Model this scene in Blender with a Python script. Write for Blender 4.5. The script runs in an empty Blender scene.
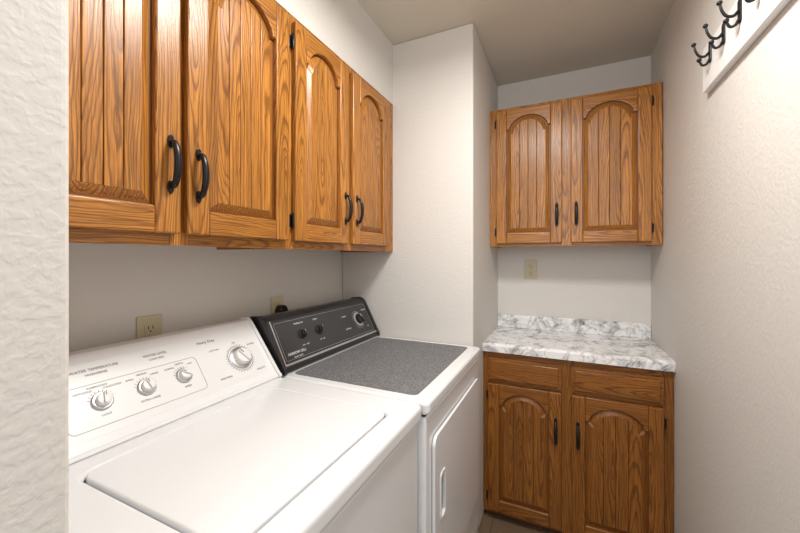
import bpy, math
from mathutils import Vector, Matrix
scene = bpy.context.scene
scene.view_settings.view_transform = 'Standard'
scene.view_settings.look = 'None'
scene.view_settings.exposure = 0.0

# ------------------------------------------------------------------ materials
def new_mat(name):
    m = bpy.data.materials.new(name); m.use_nodes = True
    nt = m.node_tree
    return m, nt, nt.nodes['Principled BSDF']
def plain(name, col, rough=0.5, metal=0.0, spec=0.5, coat=0.0):
    m, nt, b = new_mat(name)
    b.inputs['Base Color'].default_value = (*col, 1)
    b.inputs['Roughness'].default_value = rough
    b.inputs['Metallic'].default_value = metal
    b.inputs['Specular IOR Level'].default_value = spec
    b.inputs['Coat Weight'].default_value = coat
    tc = nt.nodes.new('ShaderNodeTexCoord')
    n = nt.nodes.new('ShaderNodeTexNoise'); n.inputs['Scale'].default_value = 6
    nt.links.new(tc.outputs['Object'], n.inputs['Vector'])
    mr = nt.nodes.new('ShaderNodeMapRange')
    mr.inputs['To Min'].default_value = max(0.02, rough - 0.03); mr.inputs['To Max'].default_value = rough + 0.03
    nt.links.new(n.outputs['Fac'], mr.inputs['Value'])
    nt.links.new(mr.outputs[0], b.inputs['Roughness'])
    return m
def plaster(name, col, strength=0.5, scale=70):
    m, nt, b = new_mat(name); N = nt.nodes; L = nt.links
    b.inputs['Base Color'].default_value = (*col, 1)
    b.inputs['Roughness'].default_value = 0.55
    b.inputs['Specular IOR Level'].default_value = 0.35
    g = N.new('ShaderNodeNewGeometry')
    n1 = N.new('ShaderNodeTexNoise'); n1.inputs['Scale'].default_value = scale
    n1.inputs['Detail'].default_value = 2.0; n1.inputs['Distortion'].default_value = 0.2
    L.new(g.outputs['Position'], n1.inputs['Vector'])
    r = N.new('ShaderNodeMapRange'); r.interpolation_type = 'SMOOTHSTEP'
    r.inputs['From Min'].default_value = 0.34; r.inputs['From Max'].default_value = 0.66
    L.new(n1.outputs['Fac'], r.inputs['Value'])
    bp = N.new('ShaderNodeBump'); bp.inputs['Strength'].default_value = strength; bp.inputs['Distance'].default_value = 0.0015
    L.new(r.outputs[0], bp.inputs['Height']); L.new(bp.outputs[0], b.inputs['Normal'])
    return m
def wood(name, horiz=False, light=(0.425,0.175,0.031), dark=(0.100,0.030,0.0045)):
    m, nt, b = new_mat(name); N = nt.nodes; L = nt.links
    def math_(op, a, bb=None, c=None):
        n = N.new('ShaderNodeMath'); n.operation = op
        for i, v in enumerate((a, bb, c)):
            if v is None: continue
            if isinstance(v, (int, float)): n.inputs[i].default_value = v
            else: L.new(v, n.inputs[i])
        return n.outputs[0]
    tc = N.new('ShaderNodeTexCoord'); oi = N.new('ShaderNodeObjectInfo')
    sp = N.new('ShaderNodeSeparateXYZ'); L.new(tc.outputs['Object'], sp.inputs[0])
    gx, gz = (sp.outputs['Z'], sp.outputs['X']) if horiz else (sp.outputs['X'], sp.outputs['Z'])
    gy = sp.outputs['Y']
    rnd = oi.outputs['Random']
    r2 = math_('FRACT', math_('MULTIPLY', rnd, 37.7)); r3 = math_('FRACT', math_('MULTIPLY', rnd, 91.3))
    x = math_('ADD', gx, math_('MULTIPLY', math_('SUBTRACT', rnd, 0.5), 0.10))
    y = math_('ADD', gy, math_('MULTIPLY_ADD', r2, 0.03, 0.010))
    z = math_('ADD', gz, math_('MULTIPLY', math_('SUBTRACT', r3, 0.5), 0.7))
    def comb(a, bb, c):
        n = N.new('ShaderNodeCombineXYZ')
        for i, v in enumerate((a, bb, c)):
            if isinstance(v, (int, float)): n.inputs[i].default_value = v
            else: L.new(v, n.inputs[i])
        return n.outputs[0]
    off = math_('MULTIPLY', rnd, 50.0)
    nv = comb(math_('ADD', math_('MULTIPLY', x, 13.0), off), math_('MULTIPLY', y, 11.0), math_('MULTIPLY', z, 3.0))
    n1 = N.new('ShaderNodeTexNoise'); n1.inputs['Scale'].default_value = 1.0; n1.inputs['Detail'].default_value = 4.5
    L.new(nv, n1.inputs['Vector'])
    vl = N.new('ShaderNodeVectorMath'); vl.operation = 'LENGTH'
    L.new(comb(x, y, math_('MULTIPLY', z, 0.085)), vl.inputs[0])
    rad = math_('ADD', vl.outputs['Value'], math_('MULTIPLY', n1.outputs['Fac'], 0.034))
    rad = math_('ADD', rad, math_('MULTIPLY', math_('SINE', math_('MULTIPLY', rad, 190.0)), 0.0024))
    fr = math_('FRACT', math_('DIVIDE', rad, 0.0060))
    cr = N.new('ShaderNodeValToRGB'); e = cr.color_ramp.elements
    e[0].position = 0.0; e[0].color = (0.9,0.9,0.9,1)
    e[1].position = 1.0; e[1].color = (0.9,0.9,0.9,1)
    for p, v in ((0.15,1.0),(0.55,0.82),(0.76,0.10),(0.86,0.10)):
        q = e.new(p); q.color = (v,v,v,1)
    L.new(fr, cr.inputs['Fac'])
    pv = comb(math_('MULTIPLY', x, 300.0), math_('MULTIPLY', y, 300.0), math_('ADD', math_('MULTIPLY', z, 8.0), off))
    n2 = N.new('ShaderNodeTexNoise'); n2.inputs['Scale'].default_value = 1.0; n2.inputs['Detail'].default_value = 3
    n2.inputs['Roughness'].default_value = 0.7
    L.new(pv, n2.inputs['Vector'])
    po = N.new('ShaderNodeMapRange'); po.inputs['From Min'].default_value = 0.38; po.inputs['From Max'].default_value = 0.56
    L.new(n2.outputs['Fac'], po.inputs['Value'])
    n3 = N.new('ShaderNodeTexNoise'); n3.inputs['Scale'].default_value = 0.7; n3.inputs['Detail'].default_value = 1
    L.new(nv, n3.inputs['Vector'])
    f = math_('MULTIPLY', math_('MULTIPLY_ADD', cr.outputs['Color'], 0.78, 0.22), math_('MULTIPLY_ADD', po.outputs[0], 0.60, 0.40))
    mx = N.new('ShaderNodeMix'); mx.data_type = 'RGBA'
    mx.inputs['A'].default_value = (*dark, 1); mx.inputs['B'].default_value = (*light, 1)
    L.new(f, mx.inputs['Factor'])
    hv = N.new('ShaderNodeHueSaturation')
    L.new(mx.outputs['Result'], hv.inputs['Color'])
    val = math_('ADD', math_('MULTIPLY_ADD', n3.outputs['Fac'], 0.7, 0.76), math_('MULTIPLY', r2, 0.18))
    L.new(val, hv.inputs['Value'])
    L.new(hv.outputs[0], b.inputs['Base Color'])
    b.inputs['Roughness'].default_value = 0.30
    b.inputs['Specular IOR Level'].default_value = 0.45
    bp = N.new('ShaderNodeBump'); bp.inputs['Strength'].default_value = 0.3; bp.inputs['Distance'].default_value = 0.0006
    L.new(f, bp.inputs['Height']); L.new(bp.outputs[0], b.inputs['Normal'])
    return m
def marble():
    m, nt, b = new_mat('marble_laminate'); N = nt.nodes; L = nt.links
    g = N.new('ShaderNodeNewGeometry')
    def noise(s, d, dist, rough=0.6):
        n = N.new('ShaderNodeTexNoise'); n.inputs['Scale'].default_value = s; n.inputs['Detail'].default_value = d
        n.inputs['Distortion'].default_value = dist; n.inputs['Roughness'].default_value = rough
        L.new(g.outputs['Position'], n.inputs['Vector']); return n.outputs['Fac']
    a = noise(7.5, 6, 1.6, 0.6); bl = noise(9, 8, 1.0, 0.70)
    s = N.new('ShaderNodeMath'); s.operation = 'SUBTRACT'; s.inputs[1].default_value = 0.5; L.new(a, s.inputs[0])
    ab = N.new('ShaderNodeMath'); ab.operation = 'ABSOLUTE'; L.new(s.outputs[0], ab.inputs[0])
    v = N.new('ShaderNodeMapRange'); v.inputs['From Max'].default_value = 0.045; L.new(ab.outputs[0], v.inputs['Value'])
    v.inputs['To Min'].default_value = 0.0
    c = N.new('ShaderNodeMapRange'); c.inputs['From Min'].default_value = 0.38; c.inputs['From Max'].default_value = 0.51; L.new(bl, c.inputs['Value'])
    mu = N.new('ShaderNodeMath'); mu.operation = 'MULTIPLY_ADD'; mu.inputs[1].default_value = 0.42
    L.new(v.outputs[0], mu.inputs[0])
    h = N.new('ShaderNodeMath'); h.operation = 'MULTIPLY'; h.inputs[1].default_value = 0.58; L.new(c.outputs[0], h.inputs[0]); L.new(h.outputs[0], mu.inputs[2])
    mx = N.new('ShaderNodeMix'); mx.data_type = 'RGBA'
    mx.inputs['A'].default_value = (0.11,0.115,0.13,1); mx.inputs['B'].default_value = (0.90,0.90,0.905,1)
    L.new(mu.outputs[0], mx.inputs['Factor']); L.new(mx.outputs['Result'], b.inputs['Base Color'])
    b.inputs['Roughness'].default_value = 0.22
    return m
def speckle():
    m, nt, b = new_mat('speckled_grey_mat'); N = nt.nodes; L = nt.links
    g = N.new('ShaderNodeNewGeometry')
    n = N.new('ShaderNodeTexNoise'); n.inputs['Scale'].default_value = 330; n.inputs['Detail'].default_value = 3
    L.new(g.outputs['Position'], n.inputs['Vector'])
    cr = N.new('ShaderNodeValToRGB'); e = cr.color_ramp.elements
    e[0].position = 0.36; e[0].color = (0.045,0.045,0.05,1); e[1].position = 0.70; e[1].color = (0.32,0.32,0.33,1)
    L.new(n.outputs['Fac'], cr.inputs['Fac']); L.new(cr.outputs[0], b.inputs['Base Color'])
    b.inputs['Roughness'].default_value = 0.6
    return m
def tile():
    m, nt, b = new_mat('floor_tile'); N = nt.nodes; L = nt.links
    g = N.new('ShaderNodeNewGeometry')
    br = N.new('ShaderNodeTexBrick'); br.offset = 0
    br.inputs['Scale'].default_value = 1; br.inputs['Brick Width'].default_value = 0.33; br.inputs['Row Height'].default_value = 0.33
    br.inputs['Mortar Size'].default_value = 0.005
    br.inputs['Color1'].default_value = (0.20,0.14,0.085,1); br.inputs['Color2'].default_value = (0.17,0.115,0.07,1); br.inputs['Mortar'].default_value = (0.12,0.09,0.07,1)
    L.new(g.outputs['Position'], br.inputs['Vector']); L.new(br.outputs['Color'], b.inputs['Base Color'])
    b.inputs['Roughness'].default_value = 0.4
    return m
WALL = plaster('wall_plaster', (0.70,0.675,0.64), 0.24, 95)
CEIL = plaster('ceiling_plaster', (0.66,0.61,0.53), 0.15, 80)
WV = wood('oak_vertical'); WH = wood('oak_horizontal', True)
WVb = wood('oak_vertical_base_shaded', False, (0.28,0.105,0.017), (0.065,0.018,0.003)); WHb = wood('oak_horizontal_base_shaded', True, (0.28,0.105,0.017), (0.065,0.018,0.003))  # same oak, the dimmer light on the base cabinet put into its colour
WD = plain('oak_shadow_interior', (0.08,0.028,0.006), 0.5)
WG = plain('oak_dark_groove', (0.15,0.05,0.008), 0.4)  # darker brown for the ring around each door panel
BLK = plain('black_iron', (0.012,0.012,0.013), 0.32, 0.4)
WHITE = plain('white_enamel', (0.82,0.83,0.85), 0.22, 0, 0.5, 0.3)
WHITE2 = plain('white_plastic', (0.77,0.775,0.78), 0.35)
GREYP = plain('grey_enamel_line', (0.26,0.26,0.27), 0.4)
GAP = plain('dark_gap', (0.05,0.05,0.05), 0.8)
CONS = plain('black_console', (0.018,0.018,0.02), 0.3)
CONSF = plain('black_console_face', (0.03,0.03,0.034), 0.22)
SILV = plain('silver_trim', (0.55,0.55,0.56), 0.3, 0.8)
INK = plain('grey_ink', (0.10,0.10,0.11), 0.6)
INKW = plain('white_ink', (0.75,0.75,0.75), 0.6)
IVORY = plain('ivory_plastic', (0.60,0.54,0.37), 0.4)
IVD = plain('outlet_slot', (0.04,0.035,0.03), 0.6)
RACK = plain('white_painted_wood', (0.86,0.855,0.84), 0.4)
MARB = marble(); SPK = speckle(); TILE = tile()

# ------------------------------------------------------------------ helpers
def link(o, parent=None):
    scene.collection.objects.link(o)
    if parent is not None: o.parent = parent
    return o
def empty(name, loc=(0,0,0), rotz=0.0, parent=None, mat=None):
    e = bpy.data.objects.new(name, None); e.empty_display_size = 0.05
    if mat is not None: e.matrix_local = mat
    else:
        e.location = loc; e.rotation_euler = (0,0,rotz)
    return link(e, parent)
def mesh(name, verts, faces, mat, parent=None, bevel=0, seg=2, smooth=False, center=True):
    vs = [Vector(v) for v in verts]
    c = Vector((0,0,0))
    if center:
        mn = Vector([min(v[i] for v in vs) for i in range(3)]); mx = Vector([max(v[i] for v in vs) for i in range(3)])
        c = (mn+mx)/2; vs = [v-c for v in vs]
    me = bpy.data.meshes.new(name); me.from_pydata(vs, [], faces); me.materials.append(mat)
    import bmesh
    bm = bmesh.new(); bm.from_mesh(me); bmesh.ops.recalc_face_normals(bm, faces=bm.faces); bm.to_mesh(me); bm.free()
    o = bpy.data.objects.new(name, me); o.location = c; link(o, parent)
    if bevel:
        m = o.modifiers.new('bevel','BEVEL'); m.width = bevel; m.segments = seg; m.limit_method = 'ANGLE'; m.angle_limit = math.radians(40)
        m.harden_normals = False
    if smooth:
        for p in me.polygons: p.use_smooth = True
    return o
def box(name, x0,x1,y0,y1,z0,z1, mat, parent=None, bevel=0, seg=2):
    v = [(x0,y0,z0),(x1,y0,z0),(x1,y1,z0),(x0,y1,z0),(x0,y0,z1),(x1,y0,z1),(x1,y1,z1),(x0,y1,z1)]
    f = [(0,3,2,1),(4,5,6,7),(0,1,5,4),(1,2,6,5),(2,3,7,6),(3,0,4,7)]
    return mesh(name, v, f, mat, parent, bevel, seg)
def prism(name, pts, a0, a1, axis, mat, parent=None, bevel=0, seg=2):
    def p3(p, a):
        return {'x':(a,p[0],p[1]),'y':(p[0],a,p[1]),'z':(p[0],p[1],a)}[axis]
    n = len(pts); v = [p3(p,a0) for p in pts]+[p3(p,a1) for p in pts]
    f = [tuple(range(n))[::-1], tuple(range(n,2*n))] + [(i,(i+1)%n,n+(i+1)%n,n+i) for i in range(n)]
    return mesh(name, v, f, mat, parent, bevel, seg)
def ring_prism(name, A, B, z0, z1, mat, parent=None, bevel=0, seg=2):
    n = len(A)
    v = [(*p,z0) for p in A]+[(*p,z1) for p in A]+[(*p,z0) for p in B]+[(*p,z1) for p in B]
    f = []
    for i in range(n):
        j=(i+1)%n
        f += [(i,j,n+j,n+i),(2*n+j,2*n+i,3*n+i,3*n+j),(n+i,n+j,3*n+j,3*n+i),(j,i,2*n+i,2*n+j)]
    return mesh(name, v, f, mat, parent, bevel, seg)
def rr(x0,x1,y0,y1,r,n=6):
    pts=[]
    for cx,cy,a in ((x1-r,y1-r,0),(x0+r,y1-r,90),(x0+r,y0+r,180),(x1-r,y0+r,270)):
        for i in range(n+1):
            t=math.radians(a+90*i/n); pts.append((cx+r*math.cos(t),cy+r*math.sin(t)))
    return pts
def lathe(name, prof, mat, parent=None, mtx=None, n=32):
    v=[]; f=[]; m=len(prof)
    for i in range(n):
        t=2*math.pi*i/n
        for r,z in prof: v.append((r*math.cos(t), r*math.sin(t), z))
    for i in range(n):
        j=(i+1)%n
        for k in range(m-1): f.append((i*m+k, j*m+k, j*m+k+1, i*m+k+1))
    f.append(tuple(i*m for i in range(n))); f.append(tuple(i*m+m-1 for i in range(n)))
    if mtx is not None: v=[mtx@Vector(p) for p in v]
    o = mesh(name, v, f, mat, parent, 0)
    for p in o.data.polygons: p.use_smooth = len(p.vertices)==4
    if prof[-1][0] > 0.001:
        es = o.modifiers.new('split','EDGE_SPLIT'); es.split_angle=math.radians(35)
    return o
def tube(name, pts, radii, mat, parent=None, n=12, flat=1.0):
    P=[Vector(p) for p in pts]; v=[]; f=[]; side=None
    for i,p in enumerate(P):
        t=(P[min(i+1,len(P)-1)]-P[max(i-1,0)]).normalized()
        if side is None:
            side = t.cross(Vector((0,0,1)))
            if side.length<0.1: side=t.cross(Vector((1,0,0)))
        side=(side-t*side.dot(t)).normalized(); up=t.cross(side)
        for k in range(n):
            a=2*math.pi*k/n; v.append(p+radii[i]*(side*math.cos(a)*flat+up*math.sin(a)))
    for i in range(len(P)-1):
        for k in range(n):
            l=(k+1)%n; f.append((i*n+k,i*n+l,(i+1)*n+l,(i+1)*n+k))
    f.append(tuple(range(n))); f.append(tuple((len(P)-1)*n+k for k in range(n)))
    return mesh(name,v,f,mat,parent,0,smooth=True)
def spline(pts, n=8):
    P=[Vector(p) for p in pts]; P=[2*P[0]-P[1]]+P+[2*P[-1]-P[-2]]; out=[]
    for i in range(1,len(P)-2):
        for k in range(n):
            t=k/n; a,b_,c,d=P[i-1],P[i],P[i+1],P[i+2]
            out.append(0.5*((2*b_)+(c-a)*t+(2*a-5*b_+4*c-d)*t*t+(3*b_-a-3*c+d)*t**3))
    out.append(P[-2]); return out
def text(s, size, x, y, parent, mat, z=0.0006, align='CENTER', name=None):
    cu=bpy.data.curves.new('label','FONT'); cu.body=s; cu.size=size; cu.align_x=align; cu.align_y='CENTER'; cu.extrude=0.0002
    cu.materials.append(mat)
    o=bpy.data.objects.new(name or 'label_'+''.join(c if c.isalnum() else '_' for c in s.lower()), cu)
    o.location=(x,y,z); return link(o,parent)

# ------------------------------------------------------------------ room shell
LX, RX, BY, FY, JX, CZ = -1.11, 0.425, 2.30, 1.623, -0.383, 2.44
box('floor', LX-0.1, RX+0.1, -1.3, BY+0.1, -0.05, 0, TILE)
box('ceiling', LX-0.1, RX+0.1, -1.3, BY+0.1, CZ, CZ+0.05, CEIL)
box('wall_left', LX-0.1, LX, 0.05, BY+0.1, 0, CZ, WALL)
box('wall_right', RX, RX+0.1, -1.3, BY+0.1, 0, CZ, WALL)
box('wall_back', LX, RX, BY, BY+0.1, 0, CZ, WALL)
box('wall_closet_projection', LX, JX, FY, BY, 0, CZ, WALL, bevel=0.008, seg=4)
box('wall_front_return', LX-0.1, -0.420, 0.04, 0.17, 0, CZ, WALL, bevel=0.008, seg=4)
box('wall_soffit', LX, -0.797, 0.17, FY, 2.132, CZ, WALL)

# ------------------------------------------------------------------ cabinets
def pull(parent, x, z, L=0.118, y=-0.019):
    g = empty('pull_handle', (x,y,z), parent=parent)
    h=L/2
    pts=spline([(0,0.000,-h*0.80),(0,-0.014,-h*0.80),(0,-0.024,-h*0.45),(0,-0.027,0),(0,-0.024,h*0.45),(0,-0.014,h*0.80),(0,0,h*0.80)],6)
    n=len(pts); rad=[0.0040+0.0024*math.sin(math.pi*i/(n-1)) for i in range(n)]
    tube('bow',pts,rad,BLK,g,flat=1.25)
    for s in(-1,1):
        prism('foot', [(0.0085*math.cos(a)*0.85,s*h*0.84+0.015*math.sin(a)) for a in [2*math.pi*k/20 for k in range(20)]], -0.004,0,'y',BLK,g,0.0015)
    return g
def hinge(parent, x, z, side):
    g = empty('hinge', (x,0,z), parent=parent)
    box('leaf', min(0,side*0.012),max(0,side*0.012), -0.003,0, -0.020,0.020, BLK, g, 0.001)
    lathe('barrel', [(0.002,-0.026),(0.0036,-0.023),(0.0036,0.023),(0.002,0.026)], BLK, g, Matrix.Translation((side*0.002,-0.010,0)), 12)
def door(parent, x0,z0,w,h, pull_side, pull_z, nplank=5, st=0.055, name='door', V=WV, H=WH):
    g = empty(name, (x0,0,z0), parent=parent)
    FR=-0.020; bv=0.0045
    A=0.058; br=0.058; topm=0.040; sh=0.010
    zs=h-topm-A-sh
    box('stile_a',0,st,FR,-0.001,0,h,V,g,bv,3); box('stile_b',w-st,w,FR,-0.001,0,h,V,g,bv,3)
    box('bottom_rail',st,w-st,FR,-0.001,0,br,H,g,bv,3)
    def T(x, i=0.0):
        a=st+i; b_=w-st-i; t=abs((x-(a+b_)/2)/((b_-a)/2)); t=min(t,1)
        if t>0.86: z=zs+sh*0.0
        else:
            q=t/0.86; z=zs+sh+A*(1-q**2.2)**0.75
        return z-i
    def xs(a,b_,n=48):
        return [a+(b_-a)*k/n for k in range(n+1)]
    S=xs(st,w-st,60)
    arch=[(x,T(x)) for x in S]
    prism('arched_top_rail', arch+[(w-st,h),(st,h)], FR,-0.001,'y',H,g,bv,3)
    def outline(i):
        a=st+i; b_=w-st-i; xx=xs(a,b_,60)
        return [(a,br+i),(b_,br+i)]+[(x,T(x,i)) for x in reversed(xx)]
    O=outline(0.0); M=outline(0.006); I=outline(0.024)
    n=len(O)
    v=[(p[0],-0.006,p[1]) for p in O]+[(p[0],-0.006,p[1]) for p in M]
    mesh('panel_groove',v,[(i,(i+1)%n,n+(i+1)%n,n+i) for i in range(n)],WG,g)
    v=[(p[0],-0.006,p[1]) for p in M]+[(p[0],-0.0165,p[1]) for p in I]+[(p[0],-0.005,p[1]) for p in I]
    f=[(i,(i+1)%n,n+(i+1)%n,n+i) for i in range(n)]+[(n+i,n+(i+1)%n,2*n+(i+1)%n,2*n+i) for i in range(n)]
    mesh('panel_raised_edge',v,f,V,g)
    i=0.0235; a=st+i; b_=w-st-i; pw=(b_-a)/nplank
    for k in range(nplank):
        p0=a+pw*k+(0.0007 if k else 0); p1=a+pw*(k+1)-(0.0007 if k<nplank-1 else 0)
        xx=[p0+(p1-p0)*q/14 for q in range(15)]
        prism('panel_plank', [(p0,br+i),(p1,br+i)]+[(x,T(x,i)) for x in reversed(xx)], -0.0168,-0.006,'y',V,g,0.0016,2)
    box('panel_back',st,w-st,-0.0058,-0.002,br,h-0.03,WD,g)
    px = w-st*0.45 if pull_side=='r' else st*0.45
    pull(g,px,pull_z-z0,y=FR)
    hx,sd = (0,-1) if pull_side=='r' else (w,1)
    hinge(g,hx,0.065,sd); hinge(g,hx,h-0.065,sd)
    return g
def frame(g, W, z0, z1, stiles, rails_z, depth, bottomboard=True, V=WV, H=WH):
    for a,b_ in stiles: box('face_stile',a,b_,0,0.019,z0,z1,V,g,0.001)
    for a,b_,c,d in rails_z: box('face_rail',a,b_,0.0003,0.019,c,d,H,g,0.001)
    box('side_a',0,0.015,0.019,depth,z0,z1,V,g); box('side_b',W-0.015,W,0.019,depth,z0,z1,V,g)
    box('bottom_board',0.015,W-0.015,0.019,depth,z0+0.012,z0+0.028,H,g)
    box('top_board',0.015,W-0.015,0.019,depth,z1-0.016,z1,H,g)
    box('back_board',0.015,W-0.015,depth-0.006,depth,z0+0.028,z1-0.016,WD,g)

R90=math.radians(90)
FX=-0.797
c1=empty('wall_cabinet',(FX,0.175,0),R90)
W1=0.6905; z0,z1=1.376,2.131
frame(c1,W1,z0,z1,[(0,0.03),(0.318,0.362),(W1-0.03,W1)],[(0.03,0.318,z0,z0+0.035),(0.362,W1-0.03,z0,z0+0.035),(0.03,0.318,z1-0.045,z1),(0.362,W1-0.03,z1-0.045,z1)],0.312)
door(c1,0.008,1.402,0.325,0.705,'r',1.552,5)
door(c1,0.348,1.402,0.329,0.705,'l',1.540,5)
c2=empty('wall_cabinet',(FX,0.8665,0),R90)
W2=0.7555
frame(c2,W2,z0,z1,[(0,0.03),(0.305,0.365),(W2-0.09,W2)],[(0.03,0.305,z0,z0+0.035),(0.365,W2-0.09,z0,z0+0.035),(0.03,0.305,z1-0.045,z1),(0.365,W2-0.09,z1-0.045,z1)],0.312)
door(c2,0.013,1.402,0.306,0.705,'r',1.540,4)
door(c2,0.353,1.402,0.318,0.705,'l',1.540,4)
c3=empty('wall_cabinet',(-0.382,2.03,0))
W3=0.803; z0b,z1b=1.408,2.178
frame(c3,W3,z0b,z1b,[(0,0.045),(0.365,0.42),(W3-0.05,W3)],[(0.045,0.365,z0b,z0b+0.035),(0.42,W3-0.05,z0b,z0b+0.035),(0.045,0.365,z1b-0.04,z1b),(0.42,W3-0.05,z1b-0.04,z1b)],0.269)
door(c3,0.038,1.424,0.334,0.735,'r',1.572,4)
door(c3,0.413,1.424,0.345,0.735,'l',1.572,4)
c4=empty('base_cabinet',(-0.382,1.85,0))
W4=0.806; bz=0.035
frame(c4,W4,bz,0.863,[(0,0.04),(0.36,0.425),(W4-0.045,W4)],
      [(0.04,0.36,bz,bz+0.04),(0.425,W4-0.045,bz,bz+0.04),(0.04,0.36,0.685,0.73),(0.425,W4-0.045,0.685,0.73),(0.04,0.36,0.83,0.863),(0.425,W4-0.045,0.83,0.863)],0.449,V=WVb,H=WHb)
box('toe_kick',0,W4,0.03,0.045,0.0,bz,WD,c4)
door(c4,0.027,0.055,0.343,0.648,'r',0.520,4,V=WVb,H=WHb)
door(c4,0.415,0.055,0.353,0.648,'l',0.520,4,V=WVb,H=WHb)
for k,(xa,w) in enumerate(((0.027,0.343),(0.415,0.353))):
    g=empty('drawer_front',(xa,0,0.715),parent=c4)
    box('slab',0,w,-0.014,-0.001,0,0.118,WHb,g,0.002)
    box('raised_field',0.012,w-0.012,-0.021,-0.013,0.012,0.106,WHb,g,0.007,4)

ct=empty('countertop',(-0.382,1.825,0.9))
prof=[(0,-0.034),(0.0,-0.002),(0.004,0.006),(0.012,0.01),(0.474,0.01),(0.474,-0.034)]
prism('slab',[(p[0],p[1]) for p in prof],0.0,0.806,'x',MARB,ct,0.001)
box('backsplash',0,0.806,0.455,0.4745,0.0101,0.090,MARB,ct,0.003)

# ------------------------------------------------------------------ washer
def slope_panel(parent, p_bot, p_top, y0, origin):
    d=Vector((p_top[0]-p_bot[0],0,p_top[1]-p_bot[1])); Ln=d.length; d.normalize()
    X=Vector((0,1,0)); Z=X.cross(d)
    o=Vector((p_bot[0],y0,p_bot[1]))-Vector(origin)
    M=Matrix(((X.x,d.x,Z.x,o.x),(X.y,d.y,Z.y,o.y),(X.z,d.z,Z.z,o.z),(0,0,0,1)))
    return empty('control_panel',parent=parent,mat=M), Ln
def knob(parent,x,y,r,h,mat,skirt=None,ang=0.3,mark=None):
    g=empty('knob',(x,y,0),parent=parent); g.rotation_euler=(0,0,ang)
    if skirt: lathe('skirt',[(r*1.35,0.0005),(r*1.35,0.004),(r*1.2,0.006),(r*0.9,0.0062)],skirt,g)
    lathe('body',[(r,0.001),(r*0.96,h*0.7),(r*0.88,h*0.95),(r*0.7,h),(r*0.3,h)],mat,g)
    box('grip',-r*0.2,r*0.2,-r*0.85,r*0.85,h*0.6,h*1.28,mat,g,0.0015)
    if mark: box('pointer',-r*0.05,r*0.05,r*0.25,r*0.82,h*1.28,h*1.3,mark,g)
    return g
WO=(-1.07,0.225,0)
wm=empty('washing_machine',WO)
def wb(n,x0,x1,y0,y1,z0,z1,mat,bev=0,seg=2,o=WO,p=None):
    return box(n,x0-o[0],x1-o[0],y0-o[1],y1-o[1],z0,z1,mat,p or wm,bev,seg)
wb('cabinet_body',-1.065,-0.366,0.228,0.907,0.03,0.897,WHITE,0.012,4)
wb('top_seam',-1.06,-0.370,0.232,0.903,0.897,0.903,GAP)
A=rr(0.0,0.718,0.0,0.685,0.022); B=rr(0.252,0.656,0.113,0.598,0.03)
ring_prism('top_panel',A,B,0.903,0.945,WHITE,wm,0.012,5)
wb('tub_recess',-0.83,-0.40,0.32,0.84,0.903,0.930,GREYP)
prism('lid',rr(0.255,0.653,0.116,0.595,0.028),0.932,0.947,'z',WHITE,wm,0.004,3)
for x in(-0.42,-1.02):
    for y in (0.27,0.86): 
        lathe('foot',[(0.02,0),(0.022,0.01),(0.01,0.014),(0.01,0.032)],BLK,wm,Matrix.Translation((x-WO[0],y-WO[1],0)),16)
pb,pt=(-0.876,0.952),(-1.003,1.117)
cp=[(-1.068,0.946),(-0.868,0.946),(-0.869,0.953),(pb[0],pb[1]+0.004),(pt[0],pt[1]),(-1.012,1.128),(-1.03,1.131),(-1.055,1.128),(-1.068,1.11)]
prism('console_housing',[(p[0]-WO[0],p[1]) for p in cp],0.006,0.679,'y',WHITE,wm,0.005,3)
for s,(a,b_) in enumerate(((0.0,0.012),(0.673,0.685))):
    cc=[(-1.069,0.946),(-0.862,0.946),(-0.862,0.956),(pb[0]+0.006,pb[1]+0.008),(pt[0]+0.004,pt[1]+0.006),(-1.012,1.135),(-1.03,1.137),(-1.055,1.134),(-1.069,1.114)]
    prism('console_end_cap',[(p[0]-WO[0],p[1]) for p in cc],a,b_,'y',WHITE2,wm,0.003,3)
g,Ln=slope_panel(wm,pb,pt,0.225,WO)
def plate(parent,x0,x1,y0,y1,r,mat,z0,z1,bev=0.0008): return prism('face_plate',rr(x0,x1,y0,y1,r),z0,z1,'z',mat,parent,bev)
def outline_ring(parent,x0,x1,y0,y1,r,t,mat,z=0.0025,nm='outline'):
    return ring_prism(nm,rr(x0,x1,y0,y1,r),rr(x0+t,x1-t,y0+t,y1-t,r-t),z,z+0.0004,mat,parent)
plate(g,0.03,0.655,0.022,Ln-0.012,0.015,WHITE2,-0.002,0.0025)
FZ=0.0026
k=empty('face_controls',(0,0,FZ),parent=g)
ky=0.46*Ln
knob(k,0.575,ky,0.027,0.022,WHITE2,skirt=SILV,ang=0.5,mark=INK)
ring_prism('dial_ring',[(0.575+0.043*math.cos(a),ky+0.043*math.sin(a)) for a in [2*math.pi*i/40 for i in range(40)]],[(0.575+0.0415*math.cos(a),ky+0.0415*math.sin(a)) for a in [2*math.pi*i/40 for i in range(40)]],0,0.0004,INK,k)
for i in range(32):
    a=2*math.pi*i/32
    o=box('dial_tick',0.0435,0.048,-0.0005,0.0005,0,0.0004,INK,k); 
    o.location=(0.575+0.0465*math.cos(a),ky+0.0465*math.sin(a),0.0002); o.rotation_euler=(0,0,a)
for x,a in ((0.391,0.9),(0.297,0.2),(0.205,-0.2)):
    knob(k,x,ky,0.0155,0.018,WHITE2,skirt=SILV,ang=a,mark=INK)
    for i in range(9):
        t=math.radians(20+140*i/8)
        o=box('knob_tick',-0.0022,0.0022,-0.0004,0.0004,0,0.0004,INK,k); o.location=(x+0.0245*math.cos(t),ky+0.0245*math.sin(t),0.0002); o.rotation_euler=(0,0,t)
outline_ring(k,0.135,0.44,ky-0.055,ky+0.045,0.012,0.0008,INK,0)
text('WATER TEMPERATURE',0.0092,0.213,Ln-0.033,k,INK,0.0002)
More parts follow.
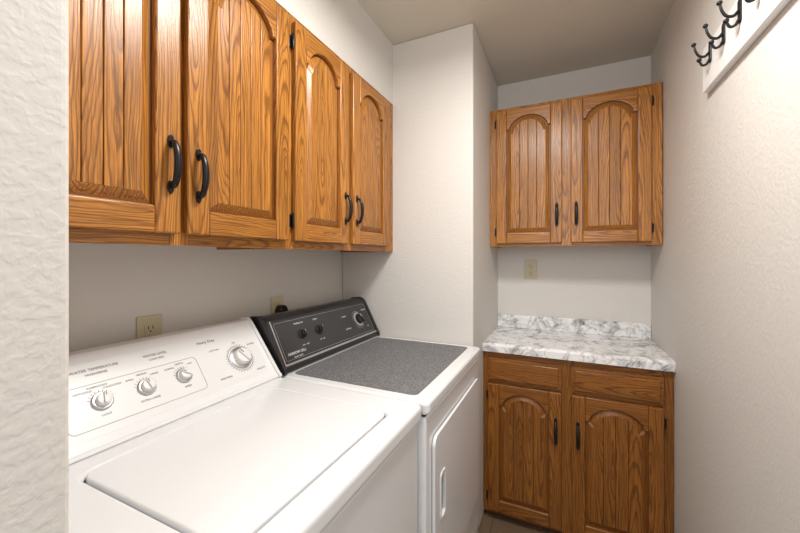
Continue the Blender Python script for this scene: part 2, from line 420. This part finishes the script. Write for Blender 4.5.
text('WASH/RINSE',0.0075,0.213,Ln-0.045,k,INK,0.0002)
text('WATER LEVEL',0.0095,0.345,Ln-0.033,k,INK,0.0002)
text('LOAD SIZE',0.0075,0.345,Ln-0.045,k,INK,0.0002)
for x,ls in ((0.205,('HOT/COLD','WARM/COLD','COLD/COLD')),(0.297,('SMALL','MEDIUM','LARGE')),(0.391,('NORMAL','GENTLE','FAST'))):
    for j,s in enumerate(ls):
        text(s,0.0064,x-0.028+0.028*j,ky+0.029+(0.007 if j==1 else 0),k,INK,0.0002)
    text('SPEED' if x>0.35 else 'COLD' if x<0.25 else 'EXTRA LARGE',0.0070,x,ky-0.032,k,INK,0.0002)
text('COTTON',0.0075,0.502,ky+0.047,k,INK,0.0002); text('NORMAL',0.0075,0.634,ky+0.037,k,INK,0.0002)
text('PERM PRESS',0.0075,0.502,ky-0.047,k,INK,0.0002); text('DELICATE',0.0075,0.628,ky-0.054,k,INK,0.0002); text('OFF',0.007,0.575,ky+0.055,k,INK,0.0002)
text('Heavy Duty',0.012,0.49,Ln-0.032,k,INK,0.0002)

# ------------------------------------------------------------------ dryer
DO=(-1.06,0.922,0)
dr=empty('clothes_dryer',DO)
def db(n,x0,x1,y0,y1,z0,z1,mat,bev=0,seg=2): return wb(n,x0,x1,y0,y1,z0,z1,mat,bev,seg,DO,dr)
db('cabinet_body',-1.055,-0.352,0.925,1.603,0.03,0.898,WHITE,0.010,4)
db('top_seam',-1.05,-0.356,0.93,1.60,0.898,0.903,GAP)
prism('top_panel',rr(0,0.717,0,0.684,0.02),0.903,0.942,'z',WHITE,dr,0.011,5)
prism('top_mat',rr(0.200,0.668,0.035,0.648,0.02),0.942,0.9445,'z',SPK,dr,0.001)
for x in(-0.40,-1.02):
    for y in (0.97,1.56): lathe('foot',[(0.02,0),(0.022,0.01),(0.01,0.014),(0.01,0.032)],BLK,dr,Matrix.Translation((x-DO[0],y-DO[1],0)),16)
fx=-0.352-DO[0]
def fr_prism(n,y0,y1,z0,z1,r,x0,x1,mat,bev,seg=3): return prism(n,rr(y0-DO[1],y1-DO[1],z0,z1,r),x0,x1,'x',mat,dr,bev,seg)
fr_prism('door_gap',0.972,1.566,0.297,0.823,0.03,fx-0.002,fx+0.001,GREYP,0)
def ringx(n,A,B,x0,x1,mat,bev):
    nn=len(A); v=[(x0,*p) for p in A]+[(x1,*p) for p in A]+[(x0,*p) for p in B]+[(x1,*p) for p in B]; f=[]
    for i in range(nn):
        j=(i+1)%nn; f+=[(i,j,nn+j,nn+i),(2*nn+j,2*nn+i,3*nn+i,3*nn+j),(nn+i,nn+j,3*nn+j,3*nn+i),(j,i,2*nn+i,2*nn+j)]
    return mesh(n,v,f,mat,dr,bev,3)
yy=DO[1]
ringx('door_skin',rr(0.976-yy,1.562-yy,0.301,0.819,0.028),rr(1.028-yy,1.072-yy,0.545,0.685,0.012),fx,fx+0.010,WHITE,0.0035)
ringx('handle_bezel',rr(1.024-yy,1.076-yy,0.541,0.689,0.016),rr(1.032-yy,1.068-yy,0.55,0.68,0.010),fx+0.002,fx+0.0125,WHITE2,0.0015)
db('handle_recess_back',-0.351,-0.349,1.03,1.07,0.548,0.682,GREYP)
db('lower_seam',-0.3525,-0.3515,0.93,1.60,0.13,0.134,GAP)
pb,pt=(-0.876,0.968),(-0.955,1.118)
cp=[(-1.058,0.943),(-0.872,0.943),(-0.868,0.950),(-0.870,0.964),(pb[0],pb[1]),(pt[0],pt[1]),(-0.963,1.128),(-0.98,1.134),(-1.03,1.130),(-1.058,1.10)]
prism('console_housing',[(p[0]-DO[0],p[1]) for p in cp],0.004,0.68,'y',CONS,dr,0.004,3)
cc=[(-1.060,0.943),(-0.864,0.943),(-0.862,0.952),(-0.864,0.966),(pb[0]+0.007,pb[1]+0.003),(pt[0]+0.006,pt[1]+0.003),(-0.962,1.133),(-0.98,1.139),(-1.03,1.135),(-1.060,1.10)]
for a,b_ in ((0.0,0.014),(0.67,0.684)): prism('console_end_cap',[(p[0]-DO[0],p[1]) for p in cc],a,b_,'y',CONS,dr,0.003,3)
g,Ln=slope_panel(dr,pb,pt,DO[1],DO)
plate(g,0.022,0.662,0.010,Ln-0.006,0.006,CONSF,-0.001,0.0015)
k=empty('face_controls',(0,0,0.0016),parent=g)
box('trim_strip',0.02,0.664,-0.002,0.006,-0.003,0.003,SILV,k,0.001)
box('trim_strip_end',0.015,0.021,0,Ln,-0.003,0.002,SILV,k,0.001)
ring_prism('trim_line',rr(0.03,0.655,0.014,Ln-0.012,0.006),rr(0.031,0.654,0.015,Ln-0.013,0.005),0,0.0004,SILV,k)
knob(k,0.153,0.56*Ln,0.014,0.018,CONS,skirt=CONS,ang=0.2,mark=INKW)
knob(k,0.255,0.55*Ln,0.014,0.018,CONS,skirt=CONS,ang=-0.3,mark=INKW)
knob(k,0.553,0.51*Ln,0.026,0.022,CONS,skirt=SILV,ang=0.5,mark=INKW)
for i in range(28):
    a=2*math.pi*i/28
    o=box('dial_tick',0.0,0.005,-0.0005,0.0005,0,0.0004,INKW,k); o.location=(0.553+0.042*math.cos(a),0.51*Ln+0.042*math.sin(a),0.0002); o.rotation_euler=(0,0,a)
text('HARROW DELL',0.014,0.095,0.035,k,INKW,0.0002)
text('HEAVY DUTY',0.008,0.095,0.020,k,INKW,0.0002)
text('TEMPERATURE',0.008,0.153,Ln-0.030,k,INKW,0.0002); text('SIGNAL',0.008,0.255,Ln-0.030,k,INKW,0.0002)
text('LOW   HIGH',0.007,0.153,0.052,k,INKW,0.0002); text('OFF   ON',0.007,0.255,0.052,k,INKW,0.0002)
text('NORMAL',0.008,0.45,0.51*Ln+0.03,k,INKW,0.0002); text('PERM PRESS',0.008,0.45,0.51*Ln-0.03,k,INKW,0.0002)
text('TIMED DRY',0.008,0.630,0.51*Ln+0.04,k,INKW,0.0002); text('OFF',0.007,0.615,0.51*Ln-0.045,k,INKW,0.0002)

# ------------------------------------------------------------------ outlets
def outlet(loc, rot, plug=False):
    g=empty('electrical_outlet',loc,rot)
    prism('cover_plate',rr(-0.036,0.036,-0.058,0.058,0.005),-0.006,0,'y',IVORY,g,0.0025,3)
    for s in(-1,1):
        prism('receptacle',rr(-0.017,0.017,s*0.020-0.014,s*0.020+0.014,0.008),-0.0085,-0.005,'y',IVORY,g,0.001)
        for dx in(-0.006,0.006): box('slot',dx-0.0012,dx+0.0012,-0.0088,-0.0084,s*0.020-0.002,s*0.020+0.008,IVD,g)
        lathe('ground_hole',[(0.0025,0),(0.0025,0.0004)],IVD,g,Matrix.Translation((0,-0.0084,s*0.020-0.008))@Matrix.Rotation(R90,4,'X'),12)
    lathe('screw',[(0.003,0),(0.003,0.001),(0.001,0.0015)],SILV,g,Matrix.Translation((0,-0.006,0))@Matrix.Rotation(R90,4,'X'),12)
    if plug:
        lathe('plug_body',[(0.024,0.008),(0.026,0.014),(0.025,0.034),(0.018,0.040),(0.004,0.041)],BLK,g,Matrix.Translation((0.006,0,-0.004))@Matrix.Rotation(R90,4,'X'),24)
        P=spline([(0.006,-0.03,-0.02),(0.01,-0.036,-0.05),(0.012,-0.028,-0.12),(0.01,-0.02,-0.25),(0.0,-0.02,-0.45)],8)
        tube('power_cord',P,[0.006]*len(P),BLK,g)
    return g
outlet((LX,0.628,1.12),R90); outlet((LX,1.137,1.125),R90,True); outlet((-0.185,BY,1.272),0)

# ------------------------------------------------------------------ coat rack on right wall
cr=empty('coat_rack',(RX,1.447,1.878))
box('board',-0.019,0,-0.90,0,0,0.14,RACK,cr,0.003,3)
for i in range(8):
    y=-0.072-0.1*i
    h=empty('hook',(-0.019,y,0.098),parent=cr)
    prism('back_plate',rr(-0.009,0.009,-0.032,0.030,0.008),-0.004,0,'x',BLK,h,0.0015)
    up=spline([(-0.002,0,0.002),(-0.014,0,-0.010),(-0.028,0,-0.006),(-0.037,0,0.010),(-0.041,0,0.028)],8)
    tube('upper_prong',up,[0.0042-0.0013*i_/len(up) for i_ in range(len(up))],BLK,h)
    lo=spline([(-0.002,0,-0.018),(-0.010,0,-0.034),(-0.021,0,-0.036),(-0.028,0,-0.022)],8)
    tube('lower_prong',lo,[0.0038-0.0008*i_/len(lo) for i_ in range(len(lo))],BLK,h)
    ball=[(0.0005+0.006*math.sin(math.pi*q/10),-0.006*math.cos(math.pi*q/10)) for q in range(11)]
    lathe('tip',ball,BLK,h,Matrix.Translation((-0.0415,0,0.031)),16); lathe('tip',ball,BLK,h,Matrix.Translation((-0.0285,0,-0.019)),16)

# ------------------------------------------------------------------ ceiling lamp
lm=empty('ceiling_light',(-0.12,0.80,CZ))
lathe('base',[(0.15,-0.02),(0.155,-0.01),(0.155,-0.001)],SILV,lm)
OP=plain('opal_glass',(0.9,0.88,0.84),0.3)
OP.node_tree.nodes['Principled BSDF'].inputs['Emission Color'].default_value=(1,0.96,0.9,1)
OP.node_tree.nodes['Principled BSDF'].inputs['Emission Strength'].default_value=4
lathe('shade',[(0.14*math.cos(math.pi/2*q/8)+0.001,-0.021-0.06*math.sin(math.pi/2*q/8)) for q in range(9)],OP,lm)
def area(name,loc,target,size,power,col,sy=None):
    l=bpy.data.lights.new(name,'AREA'); l.energy=power; l.color=col; l.size=size
    if sy: l.shape='RECTANGLE'; l.size_y=sy
    o=bpy.data.objects.new(name,l); o.location=loc
    o.rotation_euler=(Vector(target)-Vector(loc)).to_track_quat('-Z','Y').to_euler(); link(o); return o
area('ceiling_lamp_light',(-0.12,0.80,2.33),(-0.12,0.80,0),0.30,20,(1.0,0.97,0.92))
area('hallway_light',(0.0,-1.2,1.85),(0.1,1.8,1.5),0.9,14,(0.97,0.98,1.0),1.2)
w=bpy.data.worlds.new('world'); scene.world=w; w.use_nodes=True
w.node_tree.nodes['Background'].inputs[0].default_value=(0.95,0.97,1,1); w.node_tree.nodes['Background'].inputs[1].default_value=0.6

# ------------------------------------------------------------------ camera
cam=bpy.data.cameras.new('camera'); co=bpy.data.objects.new('camera',cam); link(co)
cam.sensor_width=36; cam.lens=352/800*36; cam.clip_start=0.02
co.location=(0,0,1.35); co.rotation_euler=(R90,0,math.radians(25))
cam.shift_y=-(266.5-257)/800
scene.camera=co
